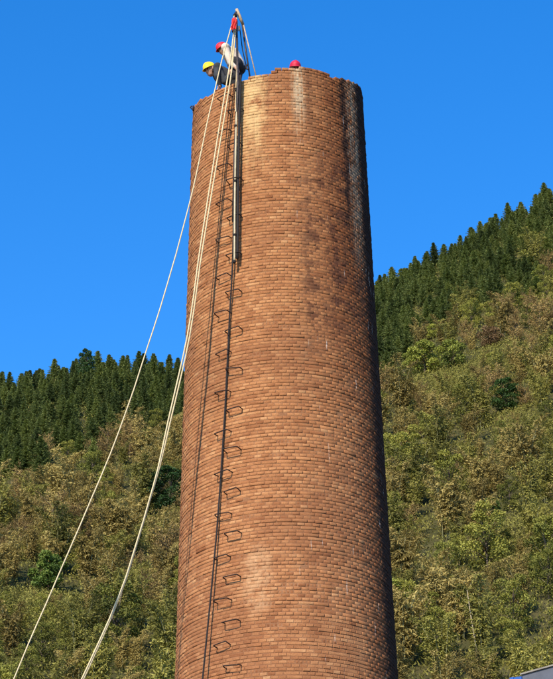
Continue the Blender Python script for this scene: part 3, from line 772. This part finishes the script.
# red rag knotted under the upper block
rv, rf = [], []; rc = at_y(234.0, 17.5, YM-.05)-RB; NU, NV = 9, 12
for j in range(NV):
    for i in range(NU):
        u = i/(NU-1)-.5; v = j/(NV-1); wd = .085*(.40+.8*math.sin(.4+2.3*v)+.18*math.sin(9*v)); 
        rv.append(rc+Vector((u*wd+.010*math.sin(v*6), .024*math.sin(u*13+v*5)-.012, -.02-.25*v+.02*math.sin(u*5+1)*v)))
for j in range(NV-1):
    for i in range(NU-1): rf.append((j*NU+i, j*NU+i+1, (j+1)*NU+i+1, (j+1)*NU+i))
o = link('red_rag', mesh('red_rag', rv, rf, True), rig, M_REDCLOTH); sm = o.modifiers.new('thick', 'SOLIDIFY'); sm.thickness = .004
# lashings round mast and spar
lm = MB()
for k in range(4): 
    c0 = at_y(238.2, 27+k*1.0, YM+.13)-RB; lm.lathe([(.030, -.008), (.036, 0), (.030, .008)], c0, 12)
lm.build('lashing', M_ROPE, rig)
tag(rig, 'dark gin pole with pulley blocks and a red rag on the chimney rim', 'hoist')

# pale pole lashed to the climbing irons, its foot hanging free
pp = [cyl(-0.449, 18.80, .13), cyl(-0.449, 20.2, .128), cyl(-0.440, 21.6, .125), cyl(-0.428, 22.48, .115)]
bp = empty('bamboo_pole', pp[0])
m = MB(); pts = arc(pp, 48); m.tube(rel(pp[0], pts), [.0155+.002*(1 if k % 8 == 0 else 0) for k in range(len(pts))], 12); m.build('culm', M_CREAM, bp)
m = MB()
for z_ in (19.3, 20.35, 21.45, 22.2):
    c0 = cyl(-0.447, z_, .127)-pp[0]
    for k in range(3): m.lathe([(.022, -.007), (.028, 0), (.022, .007)], c0+Vector((0, 0, .014*k)), 12)
m.build('lashing', M_BLACK, bp)
MB().lathe([(.001, -.02), (.024, -.02), (.025, .03), (.021, .032)], (0, 0, 0), 14).build('end_cap', M_BLACK, bp)
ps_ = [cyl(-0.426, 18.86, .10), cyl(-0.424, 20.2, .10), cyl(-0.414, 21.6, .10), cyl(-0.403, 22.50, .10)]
MB().tube(rel(pp[0], arc(ps_, 24)), .022, 10).build('shadow_tube', M_BLACK, bp)  # black tube added in place of the pole's shadow on the bricks
tag(bp, 'straight pale pole with an added black tube for its shadow, lashed upright against the bricks beside the climbing irons', 'pole')

def rope(name, pts, rad, mat, label, cat='rope', group=None, n=90):
    o = Vector(pts[-1]); ps = arc(pts, n)
    for i_ in range(2, len(ps)-2): ps[i_] = ps[i_]+Vector((mnoise.noise(ps[i_]*1.3), mnoise.noise(ps[i_]*1.3+Vector((9, 0, 0))), 0))*(.010 if mat is M_ROPE else .002)
    m = MB().tube([p-o for p in ps], rad, 7); ob = m.build(name, mat); ob.location = o
    return tag(ob, label, cat, group)
def in_plane(pix, T, Gd):            # points of a hanging rope in the vertical plane through T towards Gd
    n_ = np.array([Gd[1]-T[1], -(Gd[0]-T[0])]); out = []
    for px, py in pix:
        d = ray(px, py); t = ((T[0]-CAM[0])*n_[0]+(T[1]-CAM[1])*n_[1])/(d[0]*n_[0]+d[1]*n_[1]); out.append(Vector(CAM+d*t))
    return out
def to_ground(ps, sl=1.12):
    a, b = ps[-2], ps[-1]; d = b-a; out = list(ps); p = b.copy(); 
    while p.z > 0.4:
        d = Vector((d.x*sl, d.y*sl, d.z)); k = min(1.0, (p.z-.02)/max(.01, -d.z)); p = p+d*k; out.append(p.copy())
        if k < 1: break
    return out
T0 = at_y(234.5, 16, YM+.02)
pixA = [(234.2, 16), (229, 35), (221.8, 60), (214.8, 92), (207, 125), (199.5, 160), (189.5, 203), (176, 254), (160, 308), (141, 368), (119.5, 430), (91, 500), (60, 571), (37, 624), (13, 681)]
rope('hauling_rope', to_ground(in_plane(pixA, T0, (-13, 23.0))), .0105, M_ROPE, 'single thin pale rope running out from the pulley farthest from the chimney')
T1 = at_y(236, 20, YM+.02)
pixB = [(235.6, 18), (231.5, 50), (227.2, 80), (221.5, 115), (215, 155), (208, 198), (201, 243), (194.3, 290), (187.5, 336), (178, 378), (167.5, 424), (158, 468), (148.5, 502), (139, 535), (126, 577), (109.5, 618), (94, 652), (81.0, 681)]
pixC = [(x+dx, y) for (x, y), dx in zip(pixB, [1.0, 2.2, 3.0, 3.4, 3.2, 2.9, 2.5, 2.2, 2.4, 2.6, 2.3, 1.2, .6, .6, .9, 1.3, 1.6, 1.8])]
rope('hauling_rope', to_ground(in_plane(pixB, T1, (-10.5, 28.4))), .0125, M_ROPE, 'pale rope of the close pair hanging beside the bricks, the outer one', 'rope', 'pair of hauling ropes')
rope('hauling_rope', to_ground(in_plane(pixC, T1+Vector((.03, .02, 0)), (-10.5, 28.4))), .0125, M_ROPE, 'pale rope of the close pair hanging beside the bricks, the inner one', 'rope', 'pair of hauling ropes')
# falls from the blocks down to the men
rope('fall_rope', [at_y(237.2, 22, YM+.10), at_y(237.0, 50, YM+.12), at_y(236.2, 80, YM+.05), at_y(235.6, 112, YM-.02)], .011, M_ROPE, 'short pale rope hanging straight down along the gin pole')
rope('fall_rope', [at_y(233.4, 32, YM+.05), at_y(232.0, 60, YM+.10), at_y(230.2, 84, YM+.2)], .010, M_ROPE, 'short pale rope from the lower pulley to the crouching worker')
# black cable down the irons, standing off the wall near the bottom of the picture
pixK = [(236.5, 86), (235.6, 130), (234.6, 180), (233.4, 230), (232.2, 275), (229.6, 320), (227.4, 365), (225.2, 410), (222.2, 460), (218.8, 515), (215.2, 560), (210.5, 615), (205.0, 681)]
offK = [.15, .12, .11, .10, .07, .045, .032, .03, .035, .05, .075, .10, .14]
pk = []
for (x, y_), of in zip(pixK, offK):
    t_, z_ = hit(x+of*30, y_); pk.append(cyl(t_, z_, of))
d_ = pk[-1]-pk[-2]; p_ = pk[-1].copy()
for k in range(9): p_ = p_+d_*1.1; p_.x -= .02*k; p_.y -= .03*k; pk.append(p_.copy())
pk = [p for p in pk if p.z > .05]
rope('black_cable', pk, .0135, M_BLACK, 'black cable hanging down the bricks beside the climbing irons', 'cable', n=200)

# ================================================================== working platform and the men on it
PZ = 22.28
plat = empty('working_platform', (0, CD, PZ))
for k in range(9):
    x_ = -0.98+k*0.245; hl = math.sqrt(max(.05, 1.10**2-x_*x_))
    MB().box((x_, 0, -.02+.003*(k % 2)), (.228, 2*hl, .04)).build('plank', M_PLANK, plat, False)
for y_ in (-.5, .5): MB().box((0, y_, -.092), (2.02, .09, .10)).build('bearer', M_TIMBER, plat, False)
tag(plat, 'round timber plank platform inside the chimney mouth', 'platform')
M_SKIN = simple('skin', (0.47, 0.25, 0.16), 0.55, 0, 0.12, 25)
M_HAIR = simple('black_hair', (0.012, 0.010, 0.009), 0.6, 0, 0.3, 60)
M_JACKET = simple('charcoal_jacket', (0.040, 0.042, 0.046), 0.9, 0, 0.35, 9)
M_TROUSER = simple('dark_trousers', (0.030, 0.027, 0.028), 0.9, 0, 0.35, 9)
M_SHIRT = simple('cream_shirt', (0.66, 0.53, 0.42), 0.9, 0, 0.22, 7)
M_BOOT = simple('worn_boots', (0.05, 0.04, 0.03), 0.8, 0, 0.3, 20)
def helmet_mat(name, col):
    g = NT(name); n = g.noise(g.node('ShaderNodeTexCoord', 'Object'), 18, 4)
    return g.bsdf(g.mix(g.mul(g.ss(n, .5, .75), .35), col, tuple(c*.6 for c in col)), 0.55, spec=.3)
M_HY = helmet_mat('yellow_helmet', (0.86, 0.62, 0.02)); M_HR = helmet_mat('red_helmet', (0.62, 0.02, 0.03)); M_HC = helmet_mat('crimson_helmet', (0.55, 0.012, 0.04))

def capsule(m, a, b, ra, rb, n=14):
    a, b = Vector(a), Vector(b); d = b-a; L = d.length; q = d.normalized().to_track_quat('Z', 'Y').to_matrix() if L > 1e-6 else Matrix.Identity(3)
    prof = [(max(.0005, ra*math.cos(t)), ra*math.sin(t)) for t in np.linspace(-1.5, -.15, 5)]+[(ra, 0), ((ra+rb)/2, L/2), (rb, L)]+[(max(.0005, rb*math.cos(t)), L+rb*math.sin(t)) for t in np.linspace(.15, 1.5, 5)]
    base = len(m.v); m.lathe(prof, a, n, q); k = len(prof)
    m.f.append(tuple(base+i for i in range(n))[::-1]); m.f.append(tuple(base+(k-1)*n+i for i in range(n)))
def person(origin, head, face, up, caps, eyes=True):
    """caps: (a, b, ra, rb, material index); one continuous skin over all of them. 0 skin 1 top 2 trousers 3 boots 4 hair"""
    F = Vector(face).normalized(); U = Vector(up); U = (U-F*U.dot(F)).normalized(); Sd = F.cross(U); h = Vector(head)
    caps = list(caps)+[
        (h-U*.012-F*.012, h+U*.035-F*.005, .088, .090, 0), (h-U*.075+F*.030, h-U*.03+F*.028, .055, .070, 0),   # skull, jaw
        (h+F*.092-U*.028, h+F*.075+U*.02, .015, .010, 0),                                                    # nose
        (h+Sd*.083-U*.02, h+Sd*.085+U*.02, .016, .018, 0), (h-Sd*.083-U*.02, h-Sd*.085+U*.02, .016, .018, 0), # ears
        (h-F*.045-U*.01, h-F*.040+U*.03, .066, .072, 4)]
    m = MB()
    for a, b, ra, rb, _ in caps: capsule(m, Vector(a)-origin, Vector(b)-origin, ra, rb)
    tmp = bpy.data.objects.new('tmp', mesh('tmp', m.v, m.f)); C.objects.link(tmp)
    rm = tmp.modifiers.new('r', 'REMESH'); rm.mode = 'VOXEL'; rm.voxel_size = 0.0095
    sm = tmp.modifiers.new('s', 'SMOOTH'); sm.factor = .5; sm.iterations = 2
    dg = bpy.context.evaluated_depsgraph_get(); dg.update()
    me = bpy.data.meshes.new_from_object(tmp.evaluated_get(dg)); bpy.data.objects.remove(tmp); me.name = 'person'
    n = len(me.polygons); co = np.zeros(n*3); me.polygons.foreach_get('center', co); co = co.reshape(-1, 3)+np.array(origin)
    best = np.full(n, 9.); idx = np.zeros(n, int)
    for a, b, ra, rb, mi in caps:
        A_, B_ = np.array(a), np.array(b); d = B_-A_; L2 = max(1e-9, d@d); t = np.clip(((co-A_)@d)/L2, 0, 1)
        dist = np.linalg.norm(co-A_-t[:, None]*d, axis=1)-(ra+(rb-ra)*t); w = dist < best; best[w] = dist[w]; idx[w] = mi
    for s_ in (-1, 1):                                      # eyes, brows and mouth
        e = np.array(h+F*.082+Sd*s_*.032+U*.012); idx[np.linalg.norm(co-e, axis=1) < .013] = 4
        e = np.array(h+F*.080+Sd*s_*.034+U*.034); idx[np.linalg.norm((co-e)*np.array((1, 1, 1.6)), axis=1) < .014] = 4
    me.attributes.new('region', 'INT', 'FACE').data.foreach_set('value', idx.astype(np.int32)); me.polygons.foreach_set('use_smooth', [True]*n)
    return me, F, U, Sd, h
def helmet(me_mat, h, F, U, Sd, parent, origin, k_=1.0):
    m = MB(); nseg = 28; prof = []
    c0 = h+U*.045-F*.004
    for t in np.linspace(0, 1, 9): a = t*1.5708; prof.append((.106*math.cos(a)+.0005, .108*math.sin(a)))
    M3 = Matrix((Sd, F, U)).transposed()*k_; b = len(m.v)
    rings = [(.108, -.010)]+prof
    for r_, z_ in rings:
        for k in range(nseg):
            w = 6.2832*k/nseg; rid = .006*(abs(math.cos(w)) < .25)*(z_ > .02); m.v.append(c0+M3@Vector((r_*.92*math.cos(w), (r_*1.12)*math.sin(w), z_+rid))-origin)
    for i in range(len(rings)-1):
        for k in range(nseg): m.f.append((b+i*nseg+k, b+i*nseg+(k+1) % nseg, b+(i+1)*nseg+(k+1) % nseg, b+(i+1)*nseg+k))
    b2 = len(m.v)                                           # brim, longer in front
    for k in range(nseg):
        w = 6.2832*k/nseg; e = .010+.030*max(0, math.sin(w))**2
        m.v.append(c0+M3@Vector(((.106*.92+e*.7)*math.cos(w), (.106*1.12+e)*math.sin(w), -.016-.010*max(0, math.sin(w))))-origin)
    for k in range(nseg): m.f.append((b+k, b2+k, b2+(k+1) % nseg, b+(k+1) % nseg))
    o = m.build('helmet', me_mat, parent); s_ = o.modifiers.new('thick', 'SOLIDIFY'); s_.thickness = .006; s_.offset = 0
    MB().tube([h+Sd*.088+U*.03-origin, h+Sd*.075-U*.06+F*.03-origin, h-U*.128+F*.035-origin, h-Sd*.075-U*.06+F*.03-origin, h-Sd*.088+U*.03-origin], .006, 5).build('chin_strap', M_BLACK, parent)
def hand(w, d, curl, side):
    """palm and five fingers from wrist w along d; curl = direction the fingers close to"""
    w, d, curl, side = Vector(w), Vector(d).normalized(), Vector(curl).normalized(), Vector(side).normalized(); k = w+d*.085
    out = [(w, k, .026, .033, 0), (w+side*.02, k+side*.022, .018, .017, 0), (w-side*.02, k-side*.022, .018, .017, 0)]
    for i, L in enumerate((.062, .072, .068, .052)):
        b = k+side*(.034-.0226*i); c1 = b+(d*.8+curl*.35)*L*.55; c2 = c1+(d*.25+curl*.95)*L*.6
        out += [(b, c1, .0095, .009, 0), (c1, c2, .009, .0078, 0)]
    t0 = w+side*.028+d*.025; t1 = t0+(side*.7+d*.6+curl*.3).normalized()*.045; out += [(t0, t1, .013, .0105, 0), (t1, t1+(d*.7+curl*.7).normalized()*.032, .0105, .009, 0)]
    return out
def limbs(a, b, c_, ra, rb, rc, mi): return [(a, b, ra, rb, mi), (b, c_, rb, rc, mi)]
def dress(me, parent, mats):
    o = link('body', me, parent, mats); v = np.zeros(len(me.polygons), np.int32); me.attributes['region'].data.foreach_get('value', v)
    me.polygons.foreach_set('material_index', v); me.update(); return o
BODY_MATS = lambda top: [M_SKIN, top, M_TROUSER, M_BOOT, M_HAIR]
def foot(an, d): an = Vector(an); d = Vector(d).normalized(); return [(an+Vector((0, 0, -.02)), an+d*.15+Vector((0, 0, -.045)), .046, .036, 3), (an+Vector((0, 0, .05)), an, .048, .05, 3)]

# --- crouching man in the charcoal jacket, leaning out over the rim
o1 = Vector((-.62, CD-.62, PZ)); Y1 = CD-.86
hip = at_y(232.5, 80, Y1+.06); hip.z = max(hip.z, PZ+.46); chest = at_y(221, 74.5, Y1); neck = at_y(216.0, 71.0, Y1-.02); hd = at_y(210.2, 70.0, Y1-.04)
sdv = Vector((0, 1, 0)); shN = chest.lerp(neck, .62)-sdv*.17; shF = chest.lerp(neck, .62)+sdv*.17
hN = cyl(-.80, 22.56, -.12); elN = shN.lerp(hN, .52)+Vector((-.03, -.05, .02)); hF = at_y(230.0, 72.5, Y1-.16); elF = at_y(224.5, 82.0, Y1-.12)
caps = [(hip, chest, .135, .150, 1), (chest, neck, .150, .085, 1), (shN, shF, .080, .080, 1), (neck, hd+(neck-hd)*.35, .055, .055, 0), (hip-sdv*.08, hip+sdv*.08, .125, .125, 2)]
caps += limbs(shN, elN, hN+Vector((0, 0, .07)), .068, .052, .036, 1)+hand(hN+Vector((0, 0, .07)), (-.25, -.1, -.9), (-.8, -.5, -.2), (0, -1, 0))
sh2 = chest.lerp(neck, .35)-sdv*.13
caps += limbs(sh2, elF, hF+(elF-hF).normalized()*.07, .062, .050, .034, 1)+hand(hF+(elF-hF).normalized()*.06, hF-elF, (-.3, .9, .1), (0, .2, 1))
for s_ in (-1, 1):
    kn = Vector((-.70, CD-.66+s_*.13, PZ+.10)); an = Vector((-.30, CD-.58+s_*.14, PZ+.085))
    caps += limbs(hip+sdv*s_*.09, kn, an, .088, .062, .045, 2)+foot(an, (.8, 0, -.15))
w1 = empty('person', o1)
me, F, U, Sd, h = person(o1, hd, (-.72, -.52, -.42), (-.35, -.15, .9), caps); dress(me, w1, BODY_MATS(M_JACKET)); helmet(M_HY, h, F, U, Sd, w1, o1)
tag(w1, 'person in charcoal jacket and yellow helmet leaning over the chimney rim', 'person')
# --- man in the cream shirt, bent over beside the mast
Y2 = CD-.72; hip = at_y(237.2, 64.5, Y2); chest = at_y(231.2, 55.0, Y2-.05); neck = at_y(227.6, 50.5, Y2-.10); hd = at_y(223.2, 49.4, Y2-.14); o2 = Vector((hip.x, hip.y+.05, PZ))
ax2 = Vector((.35, .94, 0)).normalized(); shN = chest.lerp(neck, .6)-ax2*.17; shF = chest.lerp(neck, .6)+ax2*.17
caps = [(hip, chest, .135, .150, 1), (chest, neck, .148, .08, 1), (shN, shF, .078, .078, 1), (neck, hd+(neck-hd)*.3, .055, .055, 0), (hip-ax2*.08-Vector((0, 0, .03)), hip+ax2*.08-Vector((0, 0, .03)), .128, .128, 2)]
hN = at_y(234.4, 66.5, Y2-.24); elN = at_y(230.4, 63.0, Y2-.22); hF = at_y(228.0, 63.0, Y2+.05); elF = at_y(226.0, 57.0, Y2+.10)
caps += limbs(shN, elN, hN, .066, .052, .036, 1)+hand(hN, hN-elN, (.2, .9, 0), (0, 0, 1))+limbs(shF, elF, hF, .066, .052, .036, 1)+hand(hF, hF-elF, (.5, -.6, 0), (0, 0, 1))
for s_ in (-1, 1):
    kn = Vector((hip.x-.06+.03*s_, hip.y-.03+ax2.y*s_*.12, PZ+.50)); an = Vector((hip.x+.03, hip.y+.06+ax2.y*s_*.14, PZ+.09))
    caps += limbs(hip+ax2*s_*.09, kn, an, .090, .064, .046, 2)+foot(an, (-.9, -.3, 0))
w2 = empty('person', o2)
me, F, U, Sd, h = person(o2, hd, (-.8, -.35, -.55), (-.55, -.1, .8), caps); dress(me, w2, BODY_MATS(M_SHIRT)); helmet(M_HR, h, F, U, Sd, w2, o2, .93)
tag(w2, 'person in cream shirt and red helmet bent over behind the gin pole', 'person')
# --- man low behind the rim, only his helmet above the bricks
Y3 = CD-.78; hd = at_y(295.2, 69.0, Y3); hip = Vector((hd.x+.02, hd.y+.22, hd.z-.62)); chest = Vector((hd.x+.01, hd.y+.10, hd.z-.34)); neck = Vector((hd.x, hd.y+.05, hd.z-.15)); o3 = Vector((hip.x, hip.y, PZ))
xv = Vector((1, 0, 0))
caps = [(hip, chest, .135, .15, 1), (chest, neck, .15, .08, 1), (chest.lerp(neck, .55)-xv*.17, chest.lerp(neck, .55)+xv*.17, .078, .078, 1), (neck, hd-Vector((0, 0, .05)), .055, .055, 0), (hip-xv*.08, hip+xv*.08, .13, .13, 2)]
for s_ in (-1, 1):
    sh = chest.lerp(neck, .55)+xv*.18*s_; el = Vector((sh.x+.06*s_, sh.y-.12, sh.z-.20)); hn = Vector((sh.x-.02*s_, CD-1.18, 22.60)); caps += limbs(sh, el, hn+Vector((0, .06, .03)), .066, .052, .036, 1)+hand(hn+Vector((0, .06, .03)), (0, -1, -.2), (0, -.3, -1), (-s_, 0, 0))
    kn = Vector((hip.x+.16*s_, hip.y-.30, max(PZ+.30, hip.z-.05))); an = Vector((hip.x+.12*s_, hip.y-.10, PZ+.09)); caps += limbs(hip+xv*.09*s_, kn, an, .09, .064, .046, 2)+foot(an, (.1*s_, -1, 0))
w3 = empty('person', o3)
me, F, U, Sd, h = person(o3, hd, (.15, -.9, -.35), (0, -.1, 1), caps); dress(me, w3, BODY_MATS(M_SHIRT)); helmet(M_HC, h, F, U, Sd, w3, o3)
tag(w3, 'person low behind the broken rim, crimson helmet just showing', 'person')
